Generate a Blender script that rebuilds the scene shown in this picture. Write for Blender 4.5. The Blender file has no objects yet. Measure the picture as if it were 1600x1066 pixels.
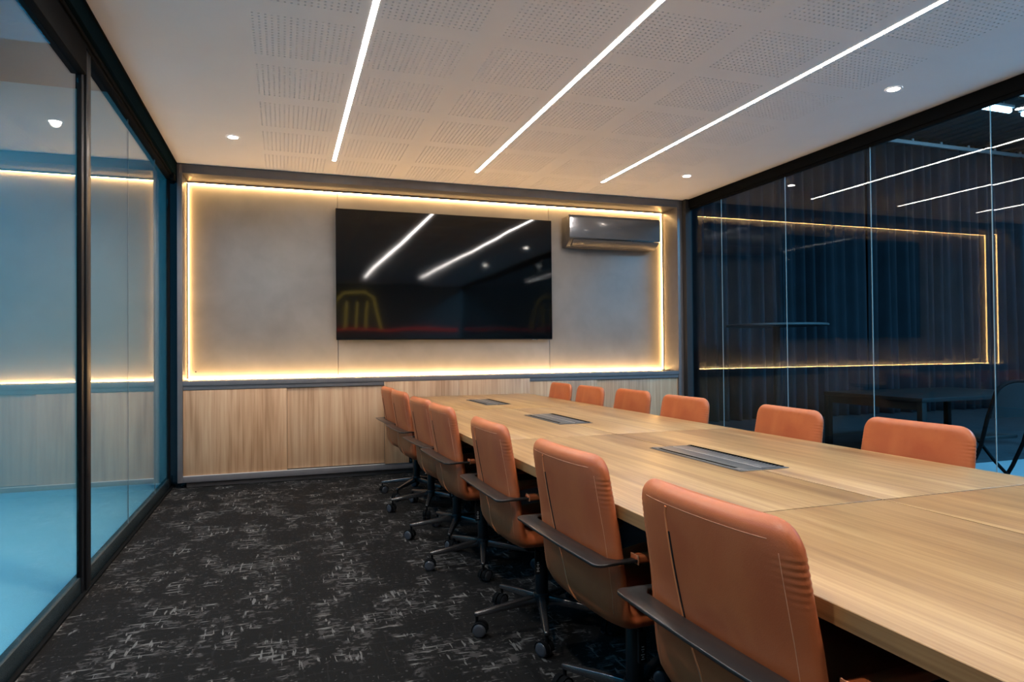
import bpy, bmesh, math, random
from mathutils import Vector, Matrix
random.seed(7)
PI = math.pi
sc = bpy.context.scene
col = sc.collection

# ------------------------------------------------------------------ camera
F, YAW, PIT, ROL, CH = 1043.648, 0.3298945, 0.0139397, 0.0091281, 1.1186
fw = Vector((math.sin(YAW)*math.cos(PIT), math.cos(YAW)*math.cos(PIT), math.sin(PIT)))
rt = Vector((math.cos(YAW), -math.sin(YAW), 0))
up = rt.cross(fw)
R2 = rt*math.cos(ROL) - up*math.sin(ROL)
U2 = rt*math.sin(ROL) + up*math.cos(ROL)
cd = bpy.data.cameras.new('camera'); cam = bpy.data.objects.new('camera', cd); col.objects.link(cam)
cd.sensor_width = 36; cd.lens = 36*F/1600; cd.clip_start = 0.02; cd.clip_end = 200
m = Matrix((R2, U2, -fw)).transposed().to_4x4(); m.translation = Vector((0, 0, CH)); cam.matrix_world = m
sc.camera = cam

# ------------------------------------------------------------------ light levels
STRIP = 67.0        # ceiling LED strips
WARM = 85.0         # warm LED outline round the back wall niche
SPOT = 60.0
DOWN = 84.0         # ceiling downlights
w = bpy.data.worlds.new('world'); sc.world = w; w.use_nodes = True
w.node_tree.nodes['Background'].inputs[0].default_value = (0.10, 0.16, 0.24, 1)
w.node_tree.nodes['Background'].inputs[1].default_value = 0.03
sc.view_settings.view_transform = 'Standard'; sc.view_settings.look = 'None'
sc.view_settings.exposure = 0.52; sc.view_settings.gamma = 1.0; sc.view_settings.use_curve_mapping = False

def area(name, loc, rot, sx, sy, power, colr):
    l = bpy.data.lights.new(name, 'AREA'); l.shape = 'RECTANGLE'; l.size = sx; l.size_y = sy
    l.energy = power; l.color = colr
    o = bpy.data.objects.new(name, l); o.location = loc; o.rotation_euler = rot; col.objects.link(o)
    return o
# cool tubes of the neighbouring hall (right) and of the corridor (left)
area('hall_light_near', (7.2, 0.6, 4.6), (0, 0, 0), 2.6, 2.6, 760, (0.14, 0.58, 1.0))
area('hall_light_far', (13.2, 6.0, 4.55), (0, 0, 0), 1.4, 0.5, 70, (0.35, 0.65, 1.0))
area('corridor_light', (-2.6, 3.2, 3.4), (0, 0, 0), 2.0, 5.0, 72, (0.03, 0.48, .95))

# ------------------------------------------------------------------ materials
def nt(name):
    mt = bpy.data.materials.new(name); mt.use_nodes = True
    n = mt.node_tree; b = n.nodes['Principled BSDF']
    return mt, n, b
def N(n, t, **k):
    o = n.nodes.new(t)
    for a, v in k.items(): setattr(o, a, v)
    return o
def simple(name, c, rough=0.5, metal=0.0, spec=0.5, var=0.0, scale=8, bump=0.0, coat=0.0):
    mt, n, b = nt(name)
    b.inputs['Base Color'].default_value = (*c, 1); b.inputs['Roughness'].default_value = rough
    b.inputs['Metallic'].default_value = metal; b.inputs['Specular IOR Level'].default_value = spec
    b.inputs['Coat Weight'].default_value = coat
    tc = N(n, 'ShaderNodeTexCoord'); nz = N(n, 'ShaderNodeTexNoise'); nz.inputs['Scale'].default_value = scale
    nz.inputs['Detail'].default_value = 5
    n.links.new(tc.outputs['Object'], nz.inputs['Vector'])
    if var > 0:
        r = N(n, 'ShaderNodeValToRGB')
        r.color_ramp.elements[0].position = .3; r.color_ramp.elements[1].position = .7
        r.color_ramp.elements[0].color = (*[x*(1-var) for x in c], 1); r.color_ramp.elements[1].color = (*[min(1, x*(1+var)) for x in c], 1)
        n.links.new(nz.outputs['Fac'], r.inputs['Fac']); n.links.new(r.outputs['Color'], b.inputs['Base Color'])
    if bump > 0:
        bp = N(n, 'ShaderNodeBump'); bp.inputs['Strength'].default_value = bump; bp.inputs['Distance'].default_value = .002
        n.links.new(nz.outputs['Fac'], bp.inputs['Height']); n.links.new(bp.outputs['Normal'], b.inputs['Normal'])
    return mt
def emit(name, c, s):
    mt = bpy.data.materials.new(name); mt.use_nodes = True; n = mt.node_tree; n.nodes.clear()
    e = N(n, 'ShaderNodeEmission'); o = N(n, 'ShaderNodeOutputMaterial')
    e.inputs[0].default_value = (*c, 1); e.inputs[1].default_value = s; n.links.new(e.outputs[0], o.inputs[0])
    return mt
def glass(name, tint, f0=0.045, gtint=(1, 1, 1)):
    """thin architectural pane: Schlick mix of clear transmission and mirror reflection, same from both sides"""
    mt = bpy.data.materials.new(name); mt.use_nodes = True; n = mt.node_tree; n.nodes.clear()
    o = N(n, 'ShaderNodeOutputMaterial'); mx = N(n, 'ShaderNodeMixShader'); t = N(n, 'ShaderNodeBsdfTransparent'); g = N(n, 'ShaderNodeBsdfGlossy')
    t.inputs[0].default_value = (*tint, 1); g.inputs['Color'].default_value = (*gtint, 1); g.inputs['Roughness'].default_value = 0.0
    ge = N(n, 'ShaderNodeNewGeometry'); d = N(n, 'ShaderNodeVectorMath', operation='DOT_PRODUCT')
    n.links.new(ge.outputs['True Normal'], d.inputs[0]); n.links.new(ge.outputs['Incoming'], d.inputs[1])
    a = N(n, 'ShaderNodeMath', operation='ABSOLUTE'); n.links.new(d.outputs['Value'], a.inputs[0])
    s = N(n, 'ShaderNodeMath', operation='SUBTRACT'); s.inputs[0].default_value = 1; n.links.new(a.outputs[0], s.inputs[1])
    p = N(n, 'ShaderNodeMath', operation='POWER'); n.links.new(s.outputs[0], p.inputs[0]); p.inputs[1].default_value = 5
    ma = N(n, 'ShaderNodeMath', operation='MULTIPLY_ADD'); n.links.new(p.outputs[0], ma.inputs[0]); ma.inputs[1].default_value = 1-f0; ma.inputs[2].default_value = f0
    n.links.new(ma.outputs[0], mx.inputs[0]); n.links.new(t.outputs[0], mx.inputs[1]); n.links.new(g.outputs[0], mx.inputs[2]); n.links.new(mx.outputs[0], o.inputs[0])
    return mt

def wood(name, axis, c_dark, c_mid, c_light, rough=0.42, seedv=0.0):
    """oak laminate, grain along the given axis (0,1,2)"""
    mt, n, b = nt(name)
    tc = N(n, 'ShaderNodeTexCoord'); oi = N(n, 'ShaderNodeObjectInfo')
    ad = N(n, 'ShaderNodeVectorMath', operation='ADD')
    ml = N(n, 'ShaderNodeVectorMath', operation='SCALE'); ml.inputs[0].default_value = (3.1, 7.7, 5.3)
    n.links.new(oi.outputs['Random'], ml.inputs['Scale'])
    n.links.new(tc.outputs['Object'], ad.inputs[0]); n.links.new(ml.outputs[0], ad.inputs[1])
    def noise(across, along, detail, dist=0.0):
        mp = N(n, 'ShaderNodeMapping'); s = [across]*3; s[axis] = along; mp.inputs['Scale'].default_value = s
        n.links.new(ad.outputs[0], mp.inputs['Vector'])
        z = N(n, 'ShaderNodeTexNoise'); z.inputs['Scale'].default_value = 1; z.inputs['Detail'].default_value = detail
        z.inputs['Distortion'].default_value = dist; z.inputs['Roughness'].default_value = .6
        n.links.new(mp.outputs[0], z.inputs['Vector']); return z
    big = noise(9, .45, 2, .6); fine = noise(150, 2.2, 4, .2); med = noise(38, .9, 4, .8)
    # cathedral figure
    mp = N(n, 'ShaderNodeMapping'); s = [5.0]*3; s[axis] = .55; mp.inputs['Scale'].default_value = s
    n.links.new(ad.outputs[0], mp.inputs['Vector'])
    wv = N(n, 'ShaderNodeTexNoise'); wv.inputs['Scale'].default_value = 1; wv.inputs['Detail'].default_value = 0.5
    n.links.new(mp.outputs[0], wv.inputs['Vector'])
    mm = N(n, 'ShaderNodeMath', operation='MULTIPLY'); mm.inputs[1].default_value = 60; n.links.new(wv.outputs['Fac'], mm.inputs[0])
    sn = N(n, 'ShaderNodeMath', operation='SINE'); n.links.new(mm.outputs[0], sn.inputs[0])
    def madd(a, k, bb):
        x = N(n, 'ShaderNodeMath', operation='MULTIPLY_ADD'); n.links.new(a, x.inputs[0]); x.inputs[1].default_value = k
        if isinstance(bb, float): x.inputs[2].default_value = bb
        else: n.links.new(bb, x.inputs[2])
        return x.outputs[0]
    v = madd(sn.outputs[0], .035, -.62)
    v = madd(big.outputs['Fac'], .9, v); v = madd(med.outputs['Fac'], .8, v); v = madd(fine.outputs['Fac'], .55, v)
    cr = N(n, 'ShaderNodeValToRGB'); e = cr.color_ramp.elements
    e[0].position = .27; e[0].color = (*c_dark, 1); e[1].position = .74; e[1].color = (*c_light, 1)
    q = cr.color_ramp.elements.new(.5); q.color = (*c_mid, 1)
    n.links.new(v, cr.inputs['Fac']); n.links.new(cr.outputs['Color'], b.inputs['Base Color'])
    b.inputs['Roughness'].default_value = rough
    bp = N(n, 'ShaderNodeBump'); bp.inputs['Strength'].default_value = .12; bp.inputs['Distance'].default_value = .0006
    n.links.new(fine.outputs['Fac'], bp.inputs['Height']); n.links.new(bp.outputs['Normal'], b.inputs['Normal'])
    return mt

def carpet(name):
    mt, n, b = nt(name)
    tc = N(n, 'ShaderNodeTexCoord')
    def noise(sx, sy, detail, off=(0, 0, 0), dist=0.0, rough=.5):
        mp = N(n, 'ShaderNodeMapping'); mp.inputs['Scale'].default_value = (sx, sy, 1); mp.inputs['Location'].default_value = off
        n.links.new(tc.outputs['Object'], mp.inputs['Vector'])
        z = N(n, 'ShaderNodeTexNoise'); z.inputs['Scale'].default_value = 1; z.inputs['Detail'].default_value = detail
        z.inputs['Distortion'].default_value = dist; z.inputs['Roughness'].default_value = rough
        n.links.new(mp.outputs[0], z.inputs['Vector']); return z.outputs['Fac']
    def step(a, lo, hi):
        r = N(n, 'ShaderNodeMapRange'); r.inputs['From Min'].default_value = lo; r.inputs['From Max'].default_value = hi
        n.links.new(a, r.inputs['Value']); return r.outputs['Result']
    def op(o, a, c):
        x = N(n, 'ShaderNodeMath', operation=o); x.use_clamp = False
        for i, v in enumerate((a, c)):
            if isinstance(v, (int, float)): x.inputs[i].default_value = v
            else: n.links.new(v, x.inputs[i])
        return x.outputs[0]
    # thin broken threads in both weave directions, gathered in patches
    tx = step(noise(8.5, 58, 2, (3, 1, 0), .07), .60, .635)
    ty = step(noise(58, 8.5, 2, (7, 4, 0), .07), .61, .645)
    th = op('MAXIMUM', tx, ty)
    patch = step(noise(4.6, 3.6, 3, (1, 2, 0), .3, .65), .48, .53)
    patch2 = step(noise(17, 24, 3, (9, 2, 0), .3, .65), .48, .52)
    bx = step(noise(22, 34, 3, (2, 8, 0), .5, .6), .47, .50)
    blot = op('MULTIPLY', op('MULTIPLY', bx, patch), op('MULTIPLY', patch2, .55))
    thr = op('MULTIPLY', th, op('MAXIMUM', patch, .10))
    fib = noise(700, 700, 2)
    v = op('MAXIMUM', thr, blot)
    specks = step(noise(44, 56, 1, (5, 5, 0)), .67, .70)
    v = op('MAXIMUM', v, op('MULTIPLY', specks, .6))
    v = op('MULTIPLY', v, op('MULTIPLY_ADD', fib, 1.1) if False else op('ADD', op('MULTIPLY', fib, .9), .45))
    cr = N(n, 'ShaderNodeValToRGB'); e = cr.color_ramp.elements
    e[0].position = 0; e[0].color = (.0048, .0050, .0052, 1); e[1].position = 1; e[1].color = (.13, .133, .13, 1)
    q = cr.color_ramp.elements.new(.45); q.color = (.032, .031, .031, 1)
    n.links.new(v, cr.inputs['Fac']); n.links.new(cr.outputs['Color'], b.inputs['Base Color'])
    b.inputs['Roughness'].default_value = .95; b.inputs['Specular IOR Level'].default_value = .15
    bp = N(n, 'ShaderNodeBump'); bp.inputs['Strength'].default_value = .5; bp.inputs['Distance'].default_value = .003
    hh = op('ADD', fib, v); n.links.new(hh, bp.inputs['Height']); n.links.new(bp.outputs['Normal'], b.inputs['Normal'])
    return mt

def concrete(name, c1, c2):
    mt, n, b = nt(name)
    tc = N(n, 'ShaderNodeTexCoord')
    def nz(s, d, dist, sc3=(1, 1, 1)):
        mp = N(n, 'ShaderNodeMapping'); mp.inputs['Scale'].default_value = sc3; n.links.new(tc.outputs['Object'], mp.inputs['Vector'])
        z = N(n, 'ShaderNodeTexNoise'); z.inputs['Scale'].default_value = s; z.inputs['Detail'].default_value = d; z.inputs['Distortion'].default_value = dist
        n.links.new(mp.outputs[0], z.inputs['Vector']); return z.outputs['Fac']
    a = nz(1.6, 7, .7); c = nz(7, 8, .4)
    x = N(n, 'ShaderNodeMath', operation='MULTIPLY_ADD'); n.links.new(c, x.inputs[0]); x.inputs[1].default_value = .35; n.links.new(a, x.inputs[2])
    r = N(n, 'ShaderNodeValToRGB'); r.color_ramp.elements[0].position = .42; r.color_ramp.elements[0].color = (*c1, 1)
    r.color_ramp.elements[1].position = .85; r.color_ramp.elements[1].color = (*c2, 1)
    n.links.new(x.outputs[0], r.inputs['Fac']); n.links.new(r.outputs['Color'], b.inputs['Base Color'])
    b.inputs['Roughness'].default_value = .5
    return mt

def leather(name):
    mt, n, b = nt(name)
    tc = N(n, 'ShaderNodeTexCoord'); oi = N(n, 'ShaderNodeObjectInfo')
    z = N(n, 'ShaderNodeTexNoise'); z.inputs['Scale'].default_value = 7; z.inputs['Detail'].default_value = 6; z.inputs['Distortion'].default_value = .5
    n.links.new(tc.outputs['Object'], z.inputs['Vector'])
    r = N(n, 'ShaderNodeValToRGB'); e = r.color_ramp.elements
    e[0].position = .3; e[0].color = (.36, .082, .026, 1); e[1].position = .72; e[1].color = (.45, .130, .042, 1)
    n.links.new(z.outputs['Fac'], r.inputs['Fac'])
    n.links.new(r.outputs['Color'], b.inputs['Base Color'])
    b.inputs['Roughness'].default_value = .42; b.inputs['Specular IOR Level'].default_value = .45
    v = N(n, 'ShaderNodeTexVoronoi'); v.inputs['Scale'].default_value = 420; n.links.new(tc.outputs['Object'], v.inputs['Vector'])
    bp = N(n, 'ShaderNodeBump'); bp.inputs['Strength'].default_value = .12; bp.inputs['Distance'].default_value = .0008
    n.links.new(v.outputs['Distance'], bp.inputs['Height'])
    bp2 = N(n, 'ShaderNodeBump'); bp2.inputs['Strength'].default_value = .25; bp2.inputs['Distance'].default_value = .006
    n.links.new(z.outputs['Fac'], bp2.inputs['Height']); n.links.new(bp.outputs['Normal'], bp2.inputs['Normal'])
    n.links.new(bp2.outputs['Normal'], b.inputs['Normal'])
    return mt

def screen_mat(name):
    mt, n, b = nt(name)
    b.inputs['Base Color'].default_value = (.0016, .0018, .002, 1); b.inputs['Roughness'].default_value = .05
    b.inputs['Specular IOR Level'].default_value = .5
    tc = N(n, 'ShaderNodeTexCoord'); z = N(n, 'ShaderNodeTexNoise'); z.inputs['Scale'].default_value = 2.2; z.inputs['Detail'].default_value = 1
    n.links.new(tc.outputs['Object'], z.inputs['Vector'])
    bp = N(n, 'ShaderNodeBump'); bp.inputs['Strength'].default_value = .5; bp.inputs['Distance'].default_value = .0025
    n.links.new(z.outputs['Fac'], bp.inputs['Height']); n.links.new(bp.outputs['Normal'], b.inputs['Normal'])
    return mt

M = dict(
    ceil=simple('ceiling_white', (.90, .875, .88), .9, var=.015, scale=3),
    cavity=simple('void_dark', (.66, .63, .62), .9),
    carpet=carpet('patterned_carpet'),
    black=simple('black_metal', (.010, .011, .013), .38, spec=.35, var=.1),
    blackp=simple('black_frame_paint', (.006, .007, .008), .8, spec=.03, var=.1),
    teal=simple('header_dark_matt', (.006, .014, .018), .9, spec=.0, var=.05),
    sill=simple('sill_dark_reflection', (.022, .036, .042), .22, spec=.6, var=.3, scale=30),
    grey=simple('grey_laminate', (.135, .128, .132), .42, var=.06, scale=14),
    conc=concrete('concrete_panel', (.165, .158, .153), (.225, .217, .21)),
    oakv=wood('oak_vertical', 2, (.35, .19, .093), (.49, .292, .16), (.58, .38, .225), .45),
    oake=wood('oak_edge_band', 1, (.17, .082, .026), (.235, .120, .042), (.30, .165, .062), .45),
    oakt=wood('oak_table', 1, (.215, .115, .046), (.325, .19, .076), (.435, .285, .126), .36),
    leather=leather('tan_leather'),
    piping=simple('orange_piping', (.66, .22, .08), .4),
    thread=simple('pale_thread', (.55, .25, .13), .6),
    armm=simple('armrest_gunmetal', (.040, .037, .036), .30, metal=.55, var=.08),
    leg=simple('dark_chrome_leg', (.12, .12, .125), .26, metal=.85, var=.05),
    wheel=simple('caster_plastic', (.05, .056, .068), .28, var=.1),
    screen=screen_mat('screen_gloss'),
    acm=simple('ac_grey_gloss', (.15, .155, .165), .2, metal=.3, coat=.6, var=.02),
    acs=simple('ac_grey_side', (.085, .083, .085), .4),
    chrome=simple('chrome_trim', (.5, .5, .5), .15, metal=1),
    alu=simple('bright_aluminium', (.75, .74, .72), .3, metal=.3),
    hatch=simple('hatch_grey', (.085, .092, .098), .38, metal=.3, var=.05),
    led=emit('led_neutral', (1.0, .92, .87), STRIP),
    warm=emit('led_warm', (1.0, .58, .22), WARM*.7),
    warm_hi=emit('led_warm_ledge', (1.0, .58, .22), WARM*1.3),
    warm_lo=emit('led_warm_side', (1.0, .54, .18), WARM*.32),
    spot=emit('downlight_disc', (1.0, .93, .84), SPOT),
    tube=emit('cool_tube', (.45, .75, 1.0), 14),
    glass_l=glass('corridor_glass', (.93, .97, .97), .055),
    glass_r=glass('hall_glass', (.82, .89, .91), .020),
    edge=simple('glass_edge', (.20, .27, .29), .2, spec=.6),
    curtain=simple('navy_curtain', (.020, .026, .036), .85, var=.2, scale=3),
    navy=simple('navy_panel', (.010, .014, .030), .5),
    hfloor=simple('hall_floor_vinyl', (.30, .34, .36), .4, var=.1, scale=1.5),
    hcarpet=simple('hall_stage_dark', (.030, .032, .038), .7, var=.25, scale=6),
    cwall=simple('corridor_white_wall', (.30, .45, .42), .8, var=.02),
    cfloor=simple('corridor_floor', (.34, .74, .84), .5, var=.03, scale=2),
    roof=simple('roof_sheet', (.045, .05, .055), .5, metal=.3, var=.2),
    rail=simple('rail_white', (.55, .58, .60), .5),
    back_paint=simple('wall_grey_paint', (.32, .31, .30), .8, var=.03),
    charcoal=simple('charcoal_wall', (.02, .02, .022), .8, var=.1),
    bplast=simple('black_plastic', (.010, .010, .011), .6, spec=.25),
    brush=simple('brush_black', (.004, .004, .004), .9, spec=0.0),
    white=simple('white_sticker', (.7, .7, .7), .6),
    neon_y=emit('neon_yellow', (1.0, .72, .12), 2.6),
    neon_r=emit('neon_red', (1.0, .05, .03), 3.2),
)

# ------------------------------------------------------------------ mesh helpers
class MB:
    def __init__(s): s.v = []; s.f = []; s.mi = []
    def add(s, vs, fs, k=0):
        o = len(s.v); s.v += [tuple(v) for v in vs]; s.f += [tuple(i+o for i in f) for f in fs]; s.mi += [k]*len(fs)
    def box(s, a, b, k=0, top=None):
        x0, y0, z0 = a; x1, y1, z1 = b
        s.add([(x0,y0,z0),(x1,y0,z0),(x1,y1,z0),(x0,y1,z0),(x0,y0,z1),(x1,y0,z1),(x1,y1,z1),(x0,y1,z1)],
              [(3,2,1,0),(4,5,6,7),(0,1,5,4),(1,2,6,5),(2,3,7,6),(3,0,4,7)], k)
    def tube(s, pts, r, n=8, k=0, closed=False):
        pts = [Vector(p) for p in pts]; rr = r if isinstance(r, (list, tuple)) else [r]*len(pts)
        base = len(s.v); ref = None
        for i, p in enumerate(pts):
            if closed: d = pts[(i+1) % len(pts)]-pts[i-1]
            else: d = (pts[min(i+1, len(pts)-1)]-pts[max(i-1, 0)])
            d = d.normalized() if d.length > 1e-9 else Vector((0, 0, 1))
            if ref is None: ref = Vector((0, 0, 1)) if abs(d.z) < .9 else Vector((1, 0, 0))
            a = ref-d*ref.dot(d); a.normalize(); ref = a; b = d.cross(a)
            for j in range(n):
                t = 2*PI*j/n; s.v.append(tuple(p+(a*math.cos(t)+b*math.sin(t))*rr[i]))
        m_ = len(pts); cnt = 0
        for i in range(m_ if closed else m_-1):
            for j in range(n):
                i2 = (i+1) % m_; j2 = (j+1) % n
                s.f.append((base+i*n+j, base+i*n+j2, base+i2*n+j2, base+i2*n+j)); cnt += 1
        if not closed:
            s.f.append(tuple(base+j for j in reversed(range(n)))); s.f.append(tuple(base+(m_-1)*n+j for j in range(n))); cnt += 2
        s.mi += [k]*cnt
    def lathe(s, prof, n=16, c=(0, 0, 0), axis=2, k=0):
        """prof: list of (r, h)"""
        base = len(s.v)
        for r, h in prof:
            for j in range(n):
                t = 2*PI*j/n; x, y = r*math.cos(t), r*math.sin(t)
                p = (x, y, h) if axis == 2 else ((h, x, y) if axis == 0 else (y, h, x))
                s.v.append((p[0]+c[0], p[1]+c[1], p[2]+c[2]))
        cnt = 0
        for i in range(len(prof)-1):
            for j in range(n):
                j2 = (j+1) % n; s.f.append((base+i*n+j, base+i*n+j2, base+(i+1)*n+j2, base+(i+1)*n+j)); cnt += 1
        s.f.append(tuple(base+j for j in reversed(range(n)))); s.f.append(tuple(base+(len(prof)-1)*n+j for j in range(n))); cnt += 2
        s.mi += [k]*cnt
    def prism(s, poly, z0, z1, k=0):
        n = len(poly); vs = [(x, y, z0) for x, y in poly]+[(x, y, z1) for x, y in poly]
        s.add(vs, [tuple(reversed(range(n))), tuple(range(n, 2*n))]+[(i, (i+1) % n, n+(i+1) % n, n+i) for i in range(n)], k)
    def build(s, name, mats, parent=None, bevel=0.0, seg=2, smooth=False, angle=None, subsurf=0):
        me = bpy.data.meshes.new(name); me.from_pydata(s.v, [], s.f)
        mats = mats if isinstance(mats, (list, tuple)) else [mats]
        for m_ in mats: me.materials.append(m_)
        me.polygons.foreach_set('material_index', s.mi)
        bm = bmesh.new(); bm.from_mesh(me)
        if not getattr(s, 'raw', False): bmesh.ops.recalc_face_normals(bm, faces=bm.faces)
        if bevel > 0:
            es = [e for e in bm.edges if len(e.link_faces) == 2 and e.calc_face_angle(0) > .5]
            bmesh.ops.bevel(bm, geom=es, offset=bevel, segments=seg, profile=.5, affect='EDGES', clamp_overlap=True)
        if smooth or bevel > 0:
            for f in bm.faces: f.smooth = True
            lim = angle if angle else (.6 if bevel == 0 else .9)
            for e in bm.edges:
                if len(e.link_faces) == 2 and e.calc_face_angle(0) > lim: e.smooth = False
        bm.to_mesh(me); bm.free()
        o = bpy.data.objects.new(name, me); col.objects.link(o)
        if parent: o.parent = parent
        if subsurf:
            md = o.modifiers.new('subsurf', 'SUBSURF'); md.levels = subsurf; md.render_levels = subsurf
        return o
def B(name, mat, a, b, parent=None, bevel=0.0):
    q = MB(); q.box(a, b); return q.build(name, mat, parent, bevel)
def tag(o, label, cat, group=None):
    o['label'] = label; o['category'] = cat
    if group: o['group'] = group
    return o
def struct(o, label=None):
    o['kind'] = 'structure'
    if label: o['label'] = label
    return o
def empty(name, loc=(0, 0, 0), rz=0.0):
    o = bpy.data.objects.new(name, None); col.objects.link(o); o.location = loc; o.rotation_euler = (0, 0, rz); o.empty_display_size = .05
    return o
def kids(o): return [c for c in bpy.data.objects if c.parent == o]

# ------------------------------------------------------------------ room shell
H = 2.7
XW, XG, YB, YN = -0.90, 4.09, 6.43, -3.0
YF = 6.122                                    # front of the niche surround
struct(B('floor', M['carpet'], (-0.93, YN, -.05), (4.12, 6.58, 0)), 'near-black carpet with broken grey crosshatch threads')

# ceiling: plain board with perforated blocks let in
colx = [.1, .68, 1.285, 1.895, 2.505, 3.12]; BW = .493
rows = [5.885-.59*k for k in range(15)]; BL = .476
hx = BW/2; hy = BL/2
ce = MB(); ce.raw = False
xs = sorted({-0.93, 4.12} | {c-hx for c in colx} | {c+hx for c in colx})
ys = sorted({YN, 6.58} | {r-hy for r in rows} | {r+hy for r in rows})
blocks = {(round(c, 4), round(r, 4)) for c in colx for r in rows}
for i in range(len(xs)-1):
    for j in range(len(ys)-1):
        cx = (xs[i]+xs[i+1])/2; cy = (ys[j]+ys[j+1])/2
        if (round(cx, 4), round(cy, 4)) in blocks: continue
        ce.box((xs[i], ys[j], H), (xs[i+1], ys[j+1], H+.02))
ceiling = ce.build('ceiling', M['ceil']); struct(ceiling, 'white plasterboard ceiling with square blocks of perforations')
B('ceiling_backing', M['ceil'], (-.93, YN, H+.03), (4.12, 6.58, H+.06), ceiling)
pm = MB(); nx, ny = 17, 16; px_, py_ = BW/nx, BL/ny; hw_ = .0046
for i in range(nx):
    for j in range(ny):
        cx = -hx+px_*(i+.5); cy = -hy+py_*(j+.5)
        o_ = [(cx-px_/2, cy-py_/2), (cx+px_/2, cy-py_/2), (cx+px_/2, cy+py_/2), (cx-px_/2, cy+py_/2)]
        n_ = [(cx-hw_, cy-hw_), (cx+hw_, cy-hw_), (cx+hw_, cy+hw_), (cx-hw_, cy+hw_)]
        vs = [(x, y, 0) for x, y in o_]+[(x, y, 0) for x, y in n_]+[(x, y, .004) for x, y in n_]
        fs = [(0, 4, 5, 1), (1, 5, 6, 2), (2, 6, 7, 3), (3, 7, 4, 0), (4, 8, 9, 5), (5, 9, 10, 6), (6, 10, 11, 7), (7, 11, 8, 4), (8, 11, 10, 9)]
        pm.add(vs, fs, 0); pm.mi[-1] = 1
pm.raw = True
perf = pm.build('perforated_panel', [M['ceil'], M['cavity']], ceiling)
first = True
for c in colx:
    for r in rows:
        o = perf if first else perf.copy()
        if not first: col.objects.link(o)
        first = False; o.location = (c, r, H)

# back wall: structural wall, three concrete-look panels, grey surround
wb = B('wall_back', M['charcoal'], (-.93, 6.46, 0), (4.12, 6.58, H)); struct(wb)
for a, b in ((-.7905, .482), (.486, 2.612), (2.616, 3.9615)):
    B('wall_panel', M['conc'], (a, 6.43, .86), (b, 6.459, 2.64), wb, .0015)
tr = MB()
tr.box((-.831, YF, .045), (-.791, 6.459, H)); o = tr.build('trim_1', M['grey'], None, .002); struct(o, 'grey upright at the left of the back wall niche')
tr = MB(); tr.box((3.962, YF, .0), (4.024, 6.459, H)); o = tr.build('trim_2', M['grey'], None, .002); struct(o, 'grey upright at the right of the back wall niche')
tr = MB(); tr.box((-.791, YF, 2.621), (3.962, 6.459, 2.6995)); o = tr.build('trim_3', M['grey'], None, .002); struct(o, 'grey lintel across the top of the niche')
tr = MB(); tr.box((-.791, YF+.012, 2.640), (3.962, YF+.0005, 2.66))

# warm LED lines in the back corners of the niche: slim channels, diffuser facing into the niche
for ax, c0, c1, d1, lo_, hi_, mk, lab in (
    ('z', 2.6205, 2.612, 2.609, -.790, 3.9615, 'warm', 'warm white LED line along the top of the wall niche'),
    ('z', .8845, .8885, .8910, -.790, 3.9615, 'warm_hi', 'warm white LED line along the ledge under the screen'),
    ('x', -.7905, -.782, -.779, .892, 2.608, 'warm_lo', 'warm white LED line up the left side of the wall niche'),
    ('x', 3.9615, 3.953, 3.950, .892, 2.608, 'warm_lo', 'warm white LED line up the right side, partly behind the air conditioner')):
    mid = (lo_+hi_)/2; org = (mid, 6.42, c0) if ax == 'z' else (c0, 6.42, lo_)
    q = empty('led_strip', org)
    def bb(p0, p1, ya, yb):
        z0, z1 = min(p0, p1), max(p0, p1)
        if ax == 'z': return (lo_-org[0], ya-6.42, z0-org[2]), (hi_-org[0], yb-6.42, z1-org[2])
        return (z0-org[0], ya-6.42, lo_-org[2]), (z1-org[0], yb-6.42, hi_-org[2])
    a_, b_ = bb(c1, d1, 6.4145, 6.4285); B('diffuser', M[mk], a_, b_, q)
    a_, b_ = bb(c1, d1, 6.4120, 6.4140)
    if mk == 'warm': B('lip', M['grey'], a_, b_, q)
    a_, b_ = bb(c0, c1, 6.412, 6.4295); B('channel', M['grey'], a_, b_, q)
    tag(q, lab, 'led strip', 'LED lines round the wall niche')
# cable clips in the niche corners
q = MB(); q.tube([(3.94, 6.40, .893), (3.92, 6.36, .889), (3.94, 6.33, .889), (3.955, 6.28, .889)], .004, 6); q.box((3.90, 6.345, .885), (3.93, 6.375, .897))
tag(q.build('led_cable', M['bplast']), 'short black LED cable in the right corner of the ledge', 'cable')
q = MB(); q.lathe([(.006, 0), (.006, .006), (.003, .008)], 10, axis=1, c=(-.725, 6.420, .955))
tag(q.build('cable_grommet', M['bplast']), 'tiny black grommet low in the left corner of the niche', 'grommet')

# built-in low cabinet under the niche
cab = empty('low_cabinet', (1.58, 6.15, 0)); ox = 1.58; oy = 6.15
tag(cab, 'long oak-fronted built-in cabinet with grey ledge below the screen', 'cabinet')
def cb(name, mat, a, b, bev=.0015):
    return B(name, mat, (a[0]-ox, a[1]-oy, a[2]), (b[0]-ox, b[1]-oy, b[2]), cab, bev)
cb('ledge', M['grey'], (-.791, YF, .846), (3.962, 6.4295, .884))
cb('ledge_lip', M['grey'], (-.791, YF+.008, .812), (3.962, 6.20, .845))
cb('bottom_rail', M['grey'], (-.791, YF, .045), (3.962, 6.30, .094))
cb('plinth', M['grey'], (-.77, YF+.045, 0), (3.94, 6.30, .0445))
cb('carcass', M['grey'], (-.789, 6.17, .095), (3.96, 6.30, .811), 0)
cb('track', M['alu'], (-.789, YF+.002, .0945), (3.96, YF+.020, .0985), 0)
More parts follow.
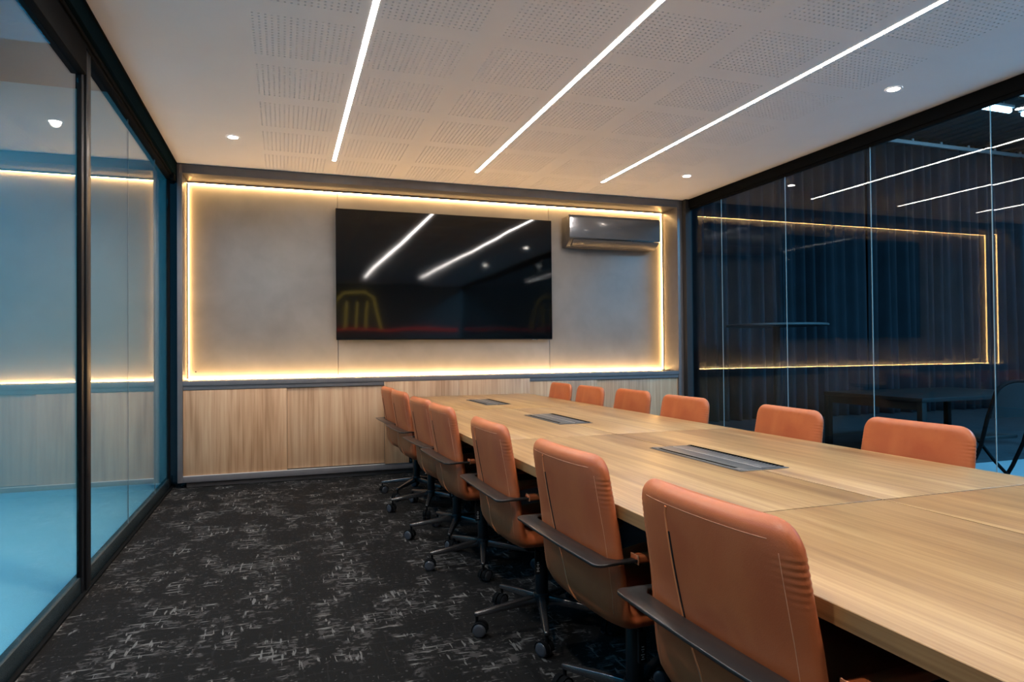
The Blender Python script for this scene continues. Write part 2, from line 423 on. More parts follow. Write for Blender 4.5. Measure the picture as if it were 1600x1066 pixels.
for a, b, y0, z1, z0 in ((-.789, .027, .012, .810, .0995), (.030, .866, .022, .810, .106), (.867, 1.568, .001, .843, .0995), (1.570, 2.274, .001, .843, .0995), (2.276, 3.007, .012, .811, .0995), (3.010, 3.960, .022, .811, .106)):
    cb('door', M['oakv'], (a, YF+y0-(.006 if y0 < .005 else 0), z0), (b, YF+y0+.018, z1), .001)

# ------------------------------------------------------------------ left glass wall
LG = empty('window_1'); struct(LG, 'full-height glazed partition on the left, corridor behind')
posts_l = [3.535-.166, -.2, -2.9]
# header fascia, lower frame line, floor channel
B('header', M['teal'], (-.905, YN, 2.592), (-.835, 6.30, 2.699), LG, .002)
B('header_lip', M['blackp'], (-.90, YN, 2.690), (-.828, 6.12, 2.6995), LG)
B('top_channel', M['blackp'], (-.915, YN, 2.562), (-.870, 6.30, 2.5915), LG, .003)
B('top_bead', M['blackp'], (-.8695, YN, 2.575), (-.855, 6.30, 2.5915), LG, .003)
B('floor_channel', M['sill'], (-.925, YN, 0), (-.891, 6.30, .088), LG, .003)  # dark sill; lightened teal colour stands in for carpet reflected in the glass
B('floor_bead', M['blackp'], (-.890, YN, 0), (-.872, 6.30, .012), LG, .002)
B('end_channel', M['blackp'], (-.908, 6.115, .02), (-.885, 6.14, 2.56), LG, .002)
B('corner_box', M['blackp'], (-.868, 6.02, 2.545), (-.836, 6.115, 2.591), LG, .003)
def post(y0, y1, parent):
    q = MB(); q.box((-.906, y0, 0), (-.886, y1, 2.5615)); q.box((-.8855, y0+.045, 0), (-.876, y1-.035, 2.5615))
    return q.build('post', M['black'], parent, .003)
post(3.585, 3.735, LG)
# fixed panes beyond the post, butt joined
for a, b in ((3.737, 4.628), (4.632, 5.532), (5.536, 6.113)):
    B('pane', M['glass_l'], (-.902, a, .05), (-.898, b, 2.58), LG)
for y in (4.63, 5.534):
    B('pane_joint', M['edge'], (-.9025, y-.002, .086), (-.8975, y+.002, 2.561), LG)
# sliding glass door nearest the camera
D1 = empty('door_1'); struct(D1, 'large sliding glass door with black frame, nearest on the left')
B('head_rail', M['blackp'], (-.904, -.2, 2.425), (-.866, 3.584, 2.5615), D1, .003)
B('door_stile', M['blackp'], (-.905, 3.574, .089), (-.886, 3.584, 2.424), D1, .001)
B('pane', M['glass_l'], (-.902, -.2, .06), (-.898, 3.573, 2.45), D1)
B('pane', M['glass_l'], (-.902, YN, .05), (-.898, -.24, 2.58), LG)
post(-.24, -.2, LG)

# corridor beyond (seen through the left glass)
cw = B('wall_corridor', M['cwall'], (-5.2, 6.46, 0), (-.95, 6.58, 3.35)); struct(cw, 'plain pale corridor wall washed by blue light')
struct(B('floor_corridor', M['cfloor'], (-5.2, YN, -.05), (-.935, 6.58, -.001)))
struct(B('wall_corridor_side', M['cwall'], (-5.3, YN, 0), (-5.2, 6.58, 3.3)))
struct(B('ceiling_corridor', M['charcoal'], (-5.3, YN, 3.9), (-.95, 6.58, 4.0)))

# ------------------------------------------------------------------ right glass wall
RG = empty('window_2'); struct(RG, 'frameless butt-jointed glass partition on the right, hall behind')
B('header', M['blackp'], (4.065, YN, 2.612), (4.13, 6.12, 2.699), RG, .003)
B('top_channel', M['blackp'], (4.078, YN, 2.590), (4.112, 6.12, 2.612), RG, .002)
B('floor_channel', M['blackp'], (4.07, YN, 0), (4.12, 6.12, .05), RG, .002)
B('end_post', M['charcoal'], (4.026, 6.06, 0), (4.10, 6.459, 2.699), RG, .002)
js = [6.06, 5.540, 4.655, 3.774, 2.891, 2.008, 1.125, .242, -.641, -1.524, -3.0]
tilt = {3: .001, 4: -.0090, 5: -.0090}
for i in range(len(js)-1):
    b, a = js[i], js[i+1]
    q = MB(); L_ = b-a; q.box((-.002, -L_/2+.0015, -1.28), (.002, L_/2-.0015, 1.28)); o = q.build('pane', M['glass_r'], RG)
    o.location = (XG, (a+b)/2, 1.32); o.rotation_euler = (0, 0, tilt.get(i, 0))
    if i: B('pane_joint', M['edge'], (XG-.003, b-.002, .05), (XG+.003, b+.002, 2.60), RG)

# end wall behind the camera
struct(B('wall_behind', M['back_paint'], (-.93, YN-.1, 0), (4.12, YN, H)))
ng = empty('neon_sign', (1.6, YN+.03, 2.05))
tag(ng, 'yellow outline neon sign with three strokes on the wall behind the camera', 'neon sign')
q = MB(); q.tube([(-.55, 0, -.4), (-.45, 0, .25), (-.3, 0, .42), (.2, 0, .45), (.4, 0, .3), (.55, 0, -.4)], .012, 8)
for x in (-.22, .02, .26): q.tube([(x-.03, 0, -.38), (x, 0, .22)], .012, 8)
q.build('tube', M['neon_y'], ng)
q = MB(); q.tube([(-.8, 0, 0), (-.3, .0, .03), (.6, 0, .0), (1.4, 0, .04), (2.3, 0, .01)], .010, 8)
o = q.build('neon_line', M['neon_r']); o.location = (1.7, YN+.03, 1.62); tag(o, 'red neon line low on the wall behind the camera', 'neon light')

# ------------------------------------------------------------------ ceiling lights
def strip(x, lab):
    e_ = empty('ceiling_strip_light', (x, 2.0, H)); tag(e_, lab, 'ceiling light', 'linear LED ceiling lights')
    q = MB(); y0, y1 = -3.6, 3.67
    q.box((-.0137, y0, -.0034), (.0137, y1, -.0005)); q.build('diffuser', M['led'], e_, 0)
    q = MB()
    q.box((-.0165, y0-.003, -.003), (-.0138, y1+.003, -.0005)); q.box((.0138, y0-.003, -.003), (.0165, y1+.003, -.0005)); q.box((-.0138, y1+.0005, -.003), (.0138, y1+.003, -.0005))
    q.build('housing', M['alu'], e_)
strip(.403, 'left of the three long white LED strips in the ceiling')
strip(1.625, 'middle of the three long white LED strips in the ceiling')
strip(2.857, 'right of the three long white LED strips in the ceiling')
def downlight(x, y, lab):
    e_ = empty('downlight', (x, y, H)); tag(e_, lab, 'downlight', 'round recessed downlights')
    q = MB(); q.lathe([(.033, -.0045), (.033, -.001)], 24); q.build('lens', M['spot'], e_)
    q = MB(); n = 24
    for ra, za, rb, zb in ((.0335, -.0035, .046, -.0045), (.046, -.0045, .048, -.0005)):
        vs = [(ra*math.cos(2*PI*i/n), ra*math.sin(2*PI*i/n), za) for i in range(n)]+[(rb*math.cos(2*PI*i/n), rb*math.sin(2*PI*i/n), zb) for i in range(n)]
        q.add(vs, [(i, n+i, n+(i+1) % n, (i+1) % n) for i in range(n)])
    q.build('trim_ring', M['ceil'], e_, smooth=True)
    l = bpy.data.lights.new('downlight_lamp', 'SPOT'); l.energy = DOWN*(.09 if x > 3 else 1); l.color = (1, .88, .76); l.spot_size = math.radians(150); l.spot_blend = 1; l.shadow_soft_size = .03
    lo = bpy.data.objects.new('downlight_lamp', l); col.objects.link(lo); lo.parent = e_; lo.location = (0, 0, -.012)
downlight(-.343, 5.264, 'round downlight in the ceiling near the glass wall on the left')
downlight(3.499, 5.24, 'small round downlight near the far right corner above the air conditioner')
downlight(3.545, 3.091, 'round downlight right of the right-hand LED strip, nearest in view')
downlight(-.343, 3.09, 'round downlight over the aisle, above the frame top')
downlight(-.343, .95, 'round downlight over the aisle, behind the view')
downlight(3.545, .95, 'round downlight right of the strips, behind the view')

# ------------------------------------------------------------------ television
tv = empty('television', (1.543, 6.43, 1.229)); tv.scale = (1.017, 1, 1.017); tag(tv, 'large black wall-mounted flat television, switched off', 'television')
B('housing', M['bplast'], (-1.055, -.052, .006), (1.055, -.018, 1.200), tv, .003)
B('screen', M['screen'], (-1.058, -.0545, .012), (1.058, -.0525, 1.201), tv)
B('bezel', M['blackp'], (-1.061, -.056, .0), (1.061, -.050, .0115), tv, .001)
q = MB(); q.box((-1.061, -.056, .0117), (-1.0585, -.050, 1.203)); q.box((1.0585, -.056, .0117), (1.061, -.050, 1.203)); q.box((-1.0585, -.056, 1.2012), (1.0585, -.050, 1.203)); q.build('edge_trim', M['blackp'], tv)
B('sensor', M['chrome'], (.84, -.055, -.006), (.90, -.035, .0), tv, .001)
B('wall_bracket', M['bplast'], (-.3, -.0175, .3), (.3, -.001, .9), tv)

# ------------------------------------------------------------------ air conditioner
ac = empty('air_conditioner', (3.288, 6.43, 2.185)); ac.scale = (1.03, .93, 1.0); tag(ac, 'glossy grey split air conditioner on the wall right of the television', 'air conditioner')
def prof_x(poly, x0, x1, name, mat, bev=.004):
    q = MB(); n = len(poly)
    q.add([(x0, y, z) for y, z in poly]+[(x1, y, z) for y, z in poly], [tuple(reversed(range(n))), tuple(range(n, 2*n))]+[(i, (i+1) % n, n+(i+1) % n, n+i) for i in range(n)])
    return q.build(name, mat, ac, bev)
prof_x([(-.001, .0), (-.11, .0), (-.17, .035), (-.212, .07), (-.212, .285), (-.19, .312), (-.001, .312)], -.508, .508, 'body', M['acs'], .006)
prof_x([(-.213, .078), (-.222, .085), (-.226, .20), (-.222, .29), (-.205, .316), (-.19, .316), (-.213, .285)], -.512, .512, 'front_panel', M['acm'], .003)
prof_x([(-.125, .002), (-.183, .036), (-.216, .066), (-.222, .062), (-.188, .026), (-.13, -.004)], -.47, .47, 'louver', M['acs'], .002)
prof_x([(-.214, .070), (-.224, .072), (-.224, .0765), (-.214, .0765)], -.512, .512, 'trim_line', M['chrome'], 0)
q = MB()
for i, x in enumerate((.012, .028, .044)): q.box((x, -.2275, .192), (x+.011, -.2255, .206))
q.build('emblem', M['acs'], ac)
q = MB(); q.lathe([(.004, 0), (.004, .01)], 8, c=(-.509, -.19, .11), axis=0); q.build('end_screw', M['chrome'], ac)

# ------------------------------------------------------------------ conference table
TZ = .715; T0, T1 = -.15, 5.87; TL, TM, TR = .820, 1.499, 2.153
tx, ty = 1.486, 2.86
tb = empty('conference_table', (tx, ty, 0)); tag(tb, 'long oak conference table made of eight joined tops, with cable hatches', 'table')
seams = [T0, 1.361, 2.866, 4.375, T1]
for i in range(4):
    for a, b in ((TL, TM-.0022), (TM+.0022, TR)):
        B('tabletop', M['oakt'], (a-tx, seams[i]+.0024-ty, TZ-.033), (b-tx, seams[i+1]-.0024-ty, TZ), tb, .0012)
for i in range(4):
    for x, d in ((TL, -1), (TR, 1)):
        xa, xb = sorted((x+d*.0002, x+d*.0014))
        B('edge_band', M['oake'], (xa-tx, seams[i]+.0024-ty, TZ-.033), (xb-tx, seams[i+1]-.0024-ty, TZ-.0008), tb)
for y in seams[1:4]: B('joint', M['brush'], (TL+.003-tx, y-.0023-ty, TZ-.030), (TR-.003-tx, y+.0023-ty, TZ-.0008), tb)
for i in range(4): B('joint', M['brush'], (TM-.0021-tx, seams[i]+.003-ty, TZ-.030), (TM+.0021-tx, seams[i+1]-.003-ty, TZ-.0008), tb)
B('under_plate', M['brush'], (TL+.02-tx, T0+.02-ty, TZ-.042), (TR-.02-tx, T1-.02-ty, TZ-.0335), tb)
for y in (T0+.12, 1.361, 2.866, 4.375, T1-.12):
    B('pedestal', M['navy'], (1.41-tx, y-.055-ty, .0), (1.58-tx, y+.055-ty, TZ-.0425), tb, .004)
    B('cross_beam', M['black'], (.90-tx, y-.02-ty, TZ-.085), (2.08-tx, y+.02-ty, TZ-.0425), tb, .003)
B('modesty_panel', M['navy'], (1.485-tx, T0+.2-ty, .08), (1.505-tx, T1-.2-ty, TZ-.086), tb)
for x in (.96, 2.02):
    B('side_beam', M['black'], (x-.02-tx, T0+.15-ty, TZ-.08), (x+.02-tx, T1-.15-ty, TZ-.0425), tb)
for k, yc in enumerate((.605, 2.113, 3.618, 5.01)):
    h_ = empty('cable_hatch', (1.5078-tx, yc-ty, TZ)); h_.parent = tb; h_.scale = (1.066, 1.066, 1)
    h_['label'] = 'flush grey metal cable hatch with brush slots'
    q = MB(); q.box((-.092, -.268, .0003), (.092, .268, .0022)); q.build('frame', M['hatch'], h_, .0008)
    q = MB(); q.box((-.088, -.255, .0023), (-.001, .262, .0042)); q.build('lid', M['hatch'], h_, .0006)
    q = MB(); q.box((.001, -.255, .0023), (.072, .262, .0042)); q.build('lid', M['hatch'], h_, .0006)
    q = MB(); q.box((-.0008, -.25, .0030), (.0008, .25, .0046)); q.build('hinge', M['alu'], h_)
    q = MB(); q.box((-.080, -.225, .0043), (-.069, .225, .0050)); q.build('slot', M['brush'], h_)
    q = MB(); q.box((.073, -.25, .0023), (.087, .26, .0045))
    for i in range(32): q.box((.0605, -.245+i*.0158, .0043), (.073, -.245+i*.0158+.007, .0047))
    q.build('brush_strip', M['brush'], h_)

# ------------------------------------------------------------------ chairs
def cr(pts, n):
    out = []
    P = [Vector(p) for p in pts]; P = [2*P[0]-P[1]]+P+[2*P[-1]-P[-2]]
    for i in range(1, len(P)-2):
        for k in range(n):
            t = k/n; a, b, c, d = P[i-1:i+3]
            out.append(.5*((2*b)+(-a+c)*t+(2*a-5*b+4*c-d)*t*t+(-a+3*b-3*c+d)*t**3))
    out.append(P[-2]); return out
CL = cr([(-.046, .842), (-.036, .77), (-.020, .67), (-.002, .57), (.009, .50), (.014, .446), (.024, .416), (.052, .405), (.13, .406), (.25, .420), (.38, .438), (.455, .433)], 5)
S = [0.0]
for i in range(1, len(CL)): S.append(S[-1]+(CL[i]-CL[i-1]).length)
LEN = S[-1]
def at(s):
    s = max(0, min(LEN, s))
    for i in range(1, len(S)):
        if s <= S[i]: break
    t = (s-S[i-1])/(S[i]-S[i-1]); p = CL[i-1].lerp(CL[i], t)
    i0 = max(0, i-2); i1 = min(len(CL)-1, i+1); d = (CL[i1]-CL[i0]).normalized()
    return p, d
def shell(s, v, side):
    """v in -1..1 across, side in -1 (rear/under) .. +1 (front/top)"""
    p, d = at(s); nrm = Vector((-d.y, d.x))      # (x,z) normal pointing forward / up
    if nrm.x < 0 and d.y < -.5: nrm = -nrm
    back = max(0, min(1, (.34-s)/.14)); seat = 1-max(0, min(1, (.48-s)/.12))
    wdt = .228+.022*min(1, s/.40)-.012*seat
    th = .0245+.008*seat
    e0, e1 = s, LEN-s
    for e, r in ((e0, .055), (e1, .06)):
        if e < r: wdt -= r-math.sqrt(max(0, r*r-(r-e)**2))*1.0
    for e, r in ((e0, .024), (e1, .028)):
        if e < r: th *= math.sqrt(max(.0, 1-(1-e/r)**2))
    puff = 1+.10*math.cos(v*PI/2)
    if .03 < s < .15 and abs(v) > .86:      # puckered leather at the upper corners
        wr = math.sin(s*2*PI/.0125+9*v)*min(1, (s-.03)/.03)*min(1, (.15-s)/.06)*min(1, (abs(v)-.86)/.08)
        wdt += .0007*wr; th += .0008*wr
    q = p+nrm*(side*th*puff)+nrm*(back*.010*v*v+.008*seat*v*v)
    return Vector((q.x, v*wdt, q.y))
VV = [-1, -.988, -.955, -.90, -.80, -.66, -.50, -.34, -.17, 0, .17, .34, .50, .66, .80, .90, .955, .988, 1]
def sdv(v): return max(0, 1-abs(v)**7)**.5
def chair_shell():
    q = MB(); ring = [(v, 1) for v in VV]+[(v, -1) for v in reversed(VV[1:-1])]; n = len(ring)
    st = [0.0, .0015, .005, .010, .017, .025, .032, .038, .044, .050]; s = .054
    while s < .15: st.append(s); s += .0031
    while s < LEN-.06: st.append(s); s += .019
    st += [LEN-.058, LEN-.045, LEN-.032, LEN-.021, LEN-.012, LEN-.005, LEN-.0012, LEN]
    for s in st:
        for v, sg in ring: q.v.append(tuple(shell(s, v, sg*sdv(v))))
    m_ = len(st)
    for i in range(m_-1):
        for j in range(n):
            j2 = (j+1) % n; q.f.append((i*n+j, i*n+j2, (i+1)*n+j2, (i+1)*n+j))
    q.f.append(tuple(range(n))); q.f.append(tuple((m_-1)*n+j for j in reversed(range(n)))); q.mi = [0]*len(q.f)
    return q
def arc(cx, cy, r, a0, a1, n=6): return [(cx+r*math.cos(math.radians(a0+(a1-a0)*i/n)), cy+r*math.sin(math.radians(a0+(a1-a0)*i/n))) for i in range(n+1)]
HUBX = .185
BLUE = None
def make_chair():
    root = empty('office_chair')
    bk = MB(); full = chair_shell()
    full.build('seat_shell', M['leather'], root, smooth=True, angle=1.2)
    # zip seam with piping, rear face
    sv = [(.05, .44), (.10, .435), (.18, .415), (.26, .375), (.31, .32), (.36, .24), (.40, .16), (.44, .06)]
    def on_rear(s, v, off):
        a = shell(s, v, -sdv(v)); p, d = at(s); nn = Vector((-d.y, d.x)); return Vector((a.x-nn.x*off, a.y, a.z-nn.y*off))
    cur = cr([(a, b, 0) for a, b in sv], 4)
    q = MB(); q.tube([on_rear(.034, .42, -.0005)]+[on_rear(p[0], p[1], -.0008) for p in cur[:]], .0034, 6); q.build('piping', M['piping'], root, smooth=True)
    q = MB(); q.tube([on_rear(p[0], p[1]-.026, -.0004) for p in cur[3:17]], .0028, 6); q.build('zip', M['bplast'], root, smooth=True)
    q = MB()
    for sg in (-1, 1):
        q.tube([on_rear(.05+i*.012, sg*.86, -.0004) for i in range(31)], .0009, 5)
    q.tube([on_rear(.030, -.8+i*.08, -.0004) for i in range(21)], .0009, 5)
    q.build('stitching', M['thread'], root, smooth=True)
    # flat metal arm hoop behind the back
    za, zb = .577, .585
    outer = [(.085, -.266), (.02, -.269)] + arc(-.062, -.247, .026, 285, 185, 5) + [(-.092, -.12), (-.093, 0), (-.092, .12)] + arc(-.062, .247, .026, 175, 75, 5) + [(.02, .269), (.085, .266)]
    inner = [(.085, .240), (.0, .248), (-.014, .246), (-.030, .225), (-.034, .1), (-.035, 0), (-.034, -.1), (-.030, -.225), (-.014, -.246), (.0, -.248), (.085, -.240)]
    q = MB(); q.prism(outer+inner, za, zb); q.build('arm_hoop', M['armm'], root, .002)
    for sg in (-1, 1):
        q = MB(); q.box((.030, sg*.252-.0165, .5725), (.32, sg*.252+.016, .593)); q.build('armrest', M['leather'], root, .006, 3)
        q = MB(); q.box((.034, sg*.252-.0177, .5712), (.037, sg*.252+.0177, .5947)); q.build('armrest_seam', M['thread'], root)
        q = MB(); pts = [(.105, sg*.250, .575), (.11, sg*.250, .50), (.118, sg*.246, .42), (.13, sg*.255, .395), (.15, sg*.20, .386), (.19, sg*.05, .380)]
        q.tube(pts, .0105, 8); q.box((.088, sg*.250-.007, .545), (.30, sg*.250+.007, .574))
        q.build('arm_post', M['blackp'], root, smooth=True)
    q = MB(); q.box((.10, -.07, .325), (.30, .07, .370)); q.build('tilt_mechanism', M['blackp'], root, .008)
    q = MB(); q.tube([(.20, .07, .365), (.21, .20, .362), (.205, .225, .357)], .005, 8)
    q.build('lever', M['blackp'], root, smooth=True)
    q = MB(); q.tube([(.12, -.07, .36), (.10, -.17, .355)], .004, 6)
    q.box((.088, -.182, .275), (.112, -.172, .36)); o = q.build('lever_paddle', M['bplast'], root, .002)
    q = MB()
    for i, (z, w_) in enumerate(((.285, .010), (.291, .006), (.297, .011), (.305, .004), (.311, .009), (.318, .007))):
        q.box((.0955-w_/2+.004, -.1830, z), (.0955+w_/2+.004, -.1822, z+.0022))
    q.build('paddle_marks', M['white'], o)
    q = MB(); q.lathe([(.0265, .135), (.0265, .30), (.024, .303)], 20, c=(HUBX, 0, 0)); q.build('column', M['black'], root, smooth=True, angle=.7)
    q = MB(); q.lathe([(.013, .30), (.013, .330)], 14, c=(HUBX, 0, 0)); q.build('gas_lift', M['leg'], root, smooth=True, angle=.7)
    q = MB(); q.lathe([(.020, .088), (.034, .094), (.036, .128), (.032, .136), (.028, .1375)], 20, c=(HUBX, 0, 0)); q.build('hub', M['black'], root, smooth=True, angle=.7)
    lg = MB()
    sec = []
    for t, wd, ht, z in ((.026, .018, .030, .113), (.10, .017, .028, .106), (.20, .014, .022, .094), (.272, .012, .017, .086), (.284, .009, .013, .085)):
        sec.append([(t, -wd, z-ht*.5), (t, wd, z-ht*.5), (t, wd*.72, z+ht*.5), (t, -wd*.72, z+ht*.5)])
    vs = [p for s_ in sec for p in s_]; fs = [(3, 2, 1, 0)]
    for i in range(len(sec)-1):
        for j in range(4): fs.append((i*4+j, i*4+(j+1) % 4, i*4+4+(j+1) % 4, i*4+4+j))
    fs.append((16, 17, 18, 19)); lg.add(vs, fs)
    leg0 = lg.build('leg', M['leg'], root, .003)
    ca = MB(); ca.lathe([(.006, .030), (.006, .083)], 10)
    # hood: half-cylinder shell over the wheels
    for sg in (-1, 1):
        n = 12; vs = []; fs = []
        for i in range(n+1):
            a = math.radians(-10+200*i/n)
            for r_ in (.0272, .0305): vs += [(r_*math.cos(a)-.012, sg*.0035, .0275+r_*math.sin(a)), (r_*math.cos(a)-.012, sg*.022, .0275+r_*math.sin(a))]
        for i in range(n):
            k = i*4; fs += [(k, k+1, k+5, k+4), (k+2, k+6, k+7, k+3), (k, k+4, k+6, k+2), (k+1, k+3, k+7, k+5)]
        fs += [(0, 2, 3, 1), (n*4, n*4+1, n*4+3, n*4+2)]
        ca.add(vs, fs)
    ca.box((-.012-.006, -.004, .02), (-.002, .004, .05))
    cas0 = ca.build('caster', M['blackp'], root, smooth=True, angle=.6)
    wh = MB()
    for sg in (-1, 1):
        pr = [(.018, sg*.006), (.0265, sg*.007), (.0268, sg*.019), (.0235, sg*.0235), (.015, sg*.0248), (.003, sg*.0250)]
        wh.lathe(pr, 20, c=(-.012, 0, .0270), axis=1)
    w0 = wh.build('wheel', M['wheel'], cas0, smooth=True, angle=.8)
    leg0['isleg'] = 1; cas0['iscas'] = 1
    for k in range(1, 5):
        c = leg0.copy(); col.objects.link(c); c.parent = root
        c = cas0.copy(); col.objects.link(c); c.parent = root
        c2 = w0.copy(); col.objects.link(c2); c2.parent = c
    return root
CH_ = {}
def children_map():
    mp = {}
    for o in bpy.data.objects:
        if o.parent: mp.setdefault(o.parent.name, []).append(o)
    return mp
def copy_tree(o, parent, mp):
    c = o.copy(); col.objects.link(c); c.parent = parent
    for ch in mp.get(o.name, []): copy_tree(ch, c, mp)
    return c
proto = make_chair(); pmap = children_map()
def spin(root, ang, mp):
    i = j = 0
    for c in mp.get(root.name, []):
        if 'isleg' in c:
            a = math.radians(ang+72*i); i += 1
            c.location = (HUBX, 0, 0); c.rotation_euler = (0, 0, a)
        elif 'iscas' in c:
            a = math.radians(ang+72*j); j += 1
            c.location = (HUBX+.274*math.cos(a), .274*math.sin(a), 0); c.rotation_euler = (0, 0, random.uniform(0, 2*PI) if CASR is None else CASR[j-1])
CASR = None
left = [(0.790, 1.075, .034, 30, 'tan leather office chair nearest the camera, back cropped by the frame bottom'),
        (0.803, 1.774, .040, 42, 'second nearest tan leather chair on the left side of the table'),
        (0.803, 2.541, .004, 36, 'third nearest tan leather chair on the left side, its whole star base showing'),
        (0.803, 3.380, .034, 36, 'fourth nearest tan leather chair on the left side of the table'),
        (0.803, 3.930, .050, 28, 'fifth nearest tan chair on the left side, overlapping the fourth'),
        (0.803, 4.674, .050, 33, 'second farthest tan leather chair on the left side of the table'),
        (0.803, 5.225, .041, 10, 'farthest tan leather chair on the left side, against the oak cabinet')]
right = [(2.176, 1.856, -.02, 20, 'largest tan leather chair back across the table, beside the black folding chair'),
         (2.182, 2.522, -.083, 50, 'second nearest tan chair back on the right side of the table'),
         (2.172, 3.350, .009, 10, 'third nearest tan chair back on the right side of the table'),
         (2.225, 4.055, .013, 40, 'fourth nearest tan chair back on the right side of the table'),
         (2.165, 4.595, -.008, 25, 'second farthest tan chair back on the right side of the table'),
         (2.156, 5.140, -.030, 60, 'farthest tan chair back on the right side, before the cabinet doors')]
roots = []
for k, (x, y, r, a, lab) in enumerate(left+right):
    o = proto if k == 0 else copy_tree(proto, None, pmap)
    rr = r if k < len(left) else r+PI
    o.location = (x, y, 0); o.rotation_euler = (0, 0, rr)
    tag(o, lab, 'chair', 'tan leather office chairs round the table'); roots.append((o, a))
mp = children_map()
for (o, a) in roots: spin(o, a, mp)
for o in bpy.data.objects:
    for kk in ('isleg', 'iscas'):
        if kk in o: del o[kk]

# ------------------------------------------------------------------ neighbouring hall on the right
struct(B('floor_hall', M['hfloor'], (4.125, -4, -.05), (16, 4.62, -.001)))
struct(B('floor_hall_far', M['hcarpet'], (4.125, 4.62, -.05), (16, 9.2, .03)), 'dark floor area in front of the curtains')
struct(B('wall_hall', M['charcoal'], (4.125, 8.9, 0), (16, 9.0, 4.9)))
struct(B('wall_hall_side', M['charcoal'], (16, -4, 0), (16.1, 9.0, 4.9)))
struct(B('wall_hall_near', M['charcoal'], (4.125, -4.1, 0), (16, -4.0, 4.9)))
q = MB(); x = 4.125; prof = []
while x < 16: prof += [(x, 4.80), (x+.09, 4.80), (x+.12, 4.84), (x+.20, 4.84), (x+.23, 4.80)]; x += .23
vs = [(a, -4, b) for a, b in prof]+[(a, 9.0, b) for a, b in prof]; n = len(prof)
q.add(vs, [(i, i+1, n+i+1, n+i) for i in range(n-1)]); o = q.build('ceiling_hall', M['roof']); struct(o, 'dark corrugated sheet roof of the hall')
o.modifiers.new('solid', 'SOLIDIFY').thickness = .004
# skylight grid and tubes
sk = empty('skylight', (10.05, 6.0, 4.74)); tag(sk, 'pale blue lit ceiling grid beyond the glass near the top right corner', 'skylight')
B('diffuser', emit('pale_grid', (.35, .60, .78), .55), (-.55, -1.2, .012), (.9, .75, .02), sk)
for x in (-.55, 0, .55): B('grid_bar', M['blackp'], (x-.012, -1.2, 0), (x+.012, .75, .0115), sk)
for y in (-.9, -.3, .3, .74): B('grid_bar', M['blackp'], (-.55, y-.012, -.012), (.9, y+.012, -.0005), sk)
for i, (x, y, L_) in enumerate(((9.78, 6.92, .84), (10.95, 6.95, .84))):
    e_ = empty('tube_light', (x, y, 4.60)); tag(e_, ('blue-white fluorescent fixture seen through the top of the glass' if i == 0 else 'fluorescent fixture cropped by the right edge of the frame'), 'tube light', 'hall tube lights')
    q = MB(); q.tube([(-L_/2, 0, 0), (L_/2, 0, 0)], .035, 10); q.build('tube', M['tube'], e_, smooth=True)
    B('housing', M['rail'], (-L_/2-.04, -.05, .036), (L_/2+.04, .05, .075), e_, .004)
    for xx in (-.3, .3):
        q = MB(); q.tube([(xx, 0, .07), (xx, 0, .20)], .004, 6); q.build('hanger', M['rail'], e_)
# curtains
random.seed(11)
def curtain(x0, x1, y, z0, z1, lab, ph):
    q = MB(); n = int((x1-x0)/.022); rows_ = 9; amps = [random.uniform(.5, 1.3) for _ in range(60)]
    for j in range(rows_+1):
        t = j/rows_; z = z1+(z0-z1)*t
        for i in range(n+1):
            u = x0+(x1-x0)*i/n; w_ = (u-x0)*2*PI/.21+ph
            a = amps[int((u-x0)/.21) % 60]
            yy = y+.11*a*math.sin(w_+.8*math.sin(u*2.3+ph)+.25*math.sin(t*2+u))*(.55+.45*t)+.02*math.sin(u*17+t)
            xx = u+.02*math.sin(t*3+u*5)*t
            q.v.append((xx, yy, z))
    for j in range(rows_):
        for i in range(n): q.f.append((j*(n+1)+i, j*(n+1)+i+1, (j+1)*(n+1)+i+1, (j+1)*(n+1)+i))
    q.mi = [0]*len(q.f)
    o = q.build('curtain', M['curtain'], None, smooth=True, angle=3)
    o.modifiers.new('solid', 'SOLIDIFY').thickness = .004
    tag(o, lab, 'curtain', 'navy drapes along the hall wall'); return o
curtain(5.3, 7.32, 8.46, .035, 4.50, 'leftmost floor-length navy drape behind the glass, beside the grey upright', 0)
curtain(7.34, 9.05, 8.40, .035, 4.50, 'second navy drape from the left behind the glass', 1.4)
curtain(9.07, 11.1, 8.42, .035, 4.50, 'third navy drape, rising behind the reflected LED corner', 2.2)
curtain(11.12, 14.2, 8.40, .035, 4.50, 'rightmost navy drape behind the folding chair', .7)
cr_ = empty('curtain_rail', (9.7, 8.42, 4.56)); tag(cr_, 'pale horizontal curtain rail above the navy drapes', 'curtain rail')
q = MB(); q.box((-4.4, -.02, -.03), (4.5, .02, .03)); q.build('rail', M['rail'], cr_, .003)
for i in range(14):
    B('bracket', M['rail'], (-4.2+i*.65, -.012, .031), (-4.17+i*.65, .012, .07), cr_)
# low black table in the hall
ht = empty('low_table', (6.75, 5.42, .03)); tag(ht, 'low black rectangular table in the dark hall behind the glass', 'table')
B('tabletop', M['bplast'], (-.95, -.62, .55), (.95, .62, .59), ht, .004)
for sx in (-1, 1):
    for sy in (-1, 1):
        B('leg', M['bplast'], (sx*.915-.03, sy*.585-.03, 0), (sx*.915+.03, sy*.585+.03, .549), ht, .003)
    B('apron', M['bplast'], (sx*.915-.01, -.55, .47), (sx*.915+.01, .55, .549), ht)
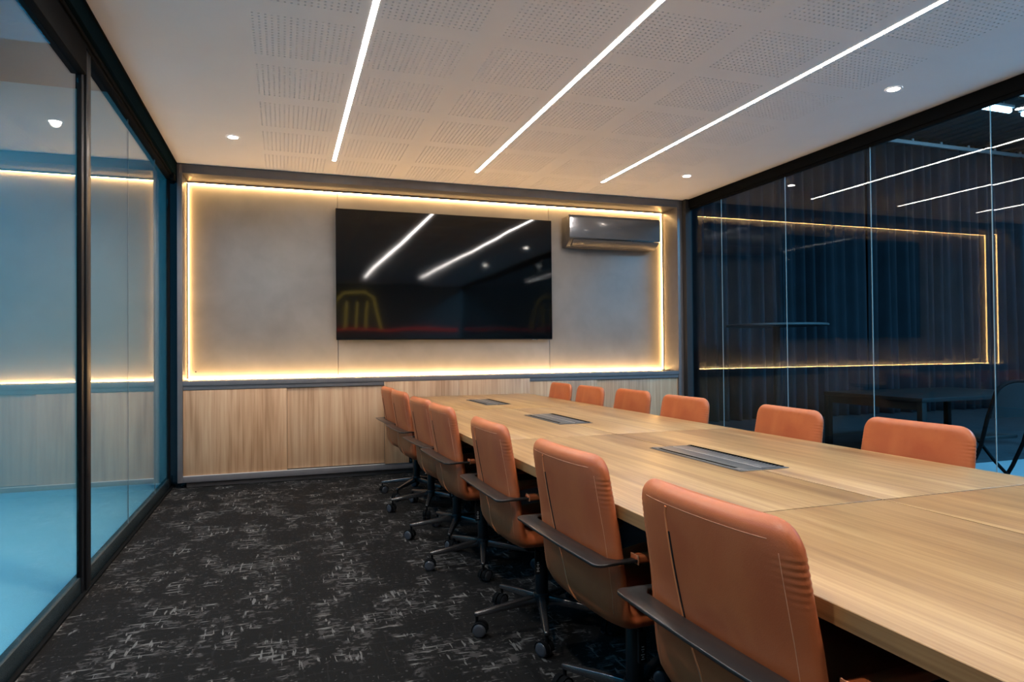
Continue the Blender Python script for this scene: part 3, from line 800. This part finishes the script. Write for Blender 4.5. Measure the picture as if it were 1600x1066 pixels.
# tall bar table
bt = empty('bar_table', (6.15, 7.2, .03)); tag(bt, 'tall thin-topped bar table in front of the navy drapes', 'table')
q = MB(); q.lathe([(.63, 1.372), (.635, 1.378), (.635, 1.396), (.63, 1.40)], 40); q.build('tabletop', M['grey'], bt, smooth=True, angle=.6)
q = MB(); q.lathe([(.045, .02), (.045, 1.371)], 14); q.build('post', M['bplast'], bt, smooth=True, angle=.6)
q = MB(); q.lathe([(.28, 0), (.28, .012), (.06, .03)], 28); q.build('base', M['bplast'], bt, smooth=True, angle=.6)
# black folding chair
fc = empty('folding_chair', (4.97, 3.57, 0), math.radians(90)); tag(fc, 'black folding chair with rounded back, cropped by the right edge', 'chair')
def ft(name, pts, r, mat='blackp'):
    q = MB(); q.tube(pts, r, 10); return q.build(name, M[mat], fc, smooth=True, angle=1)
pts = [(-.10, -.22, .40), (-.16, -.225, .62), (-.20, -.21, .76)]
arcp = [(-.20-.012*math.sin(math.radians(a)), .21*-math.cos(math.radians(a)), .76+.105*math.sin(math.radians(a))) for a in range(0, 181, 15)]
ft('back_frame', [(.10, -.22, .0), (-.02, -.22, .22)]+pts[:2]+arcp+[(-.16, .225, .62), (-.10, .22, .40), (-.02, .22, .22), (.10, .22, .0)], .014)
q = MB(); poly = [(-.195, .60)]+[(.20*-math.cos(math.radians(a)), .76+.095*math.sin(math.radians(a))) for a in range(0, 181, 15)]+[(.195, .60)]
n = len(poly); q.add([(-.15-.35*(z-.6)*.8-.008, y, z) for y, z in poly]+[(-.15-.35*(z-.6)*.8+.008, y, z) for y, z in poly], [tuple(range(n)), tuple(reversed(range(n, 2*n)))]+[(i, (i+1) % n, n+(i+1) % n, n+i) for i in range(n)])
q.build('backrest', M['bplast'], fc, .003)
q = MB(); q.box((-.08, -.20, .43), (.30, .20, .46)); q.build('seat', M['bplast'], fc, .012, 3)
for sg in (-1, 1):
    ft('leg', [(.27, sg*.19, .44), (.10, sg*.19, .24), (-.16, sg*.19, .0)], .012)
ft('crossbar', [(-.10, -.19, .07), (-.10, .19, .07)], .008)
ft('crossbar', [(.07, -.22, .06), (.07, .22, .06)], .008)
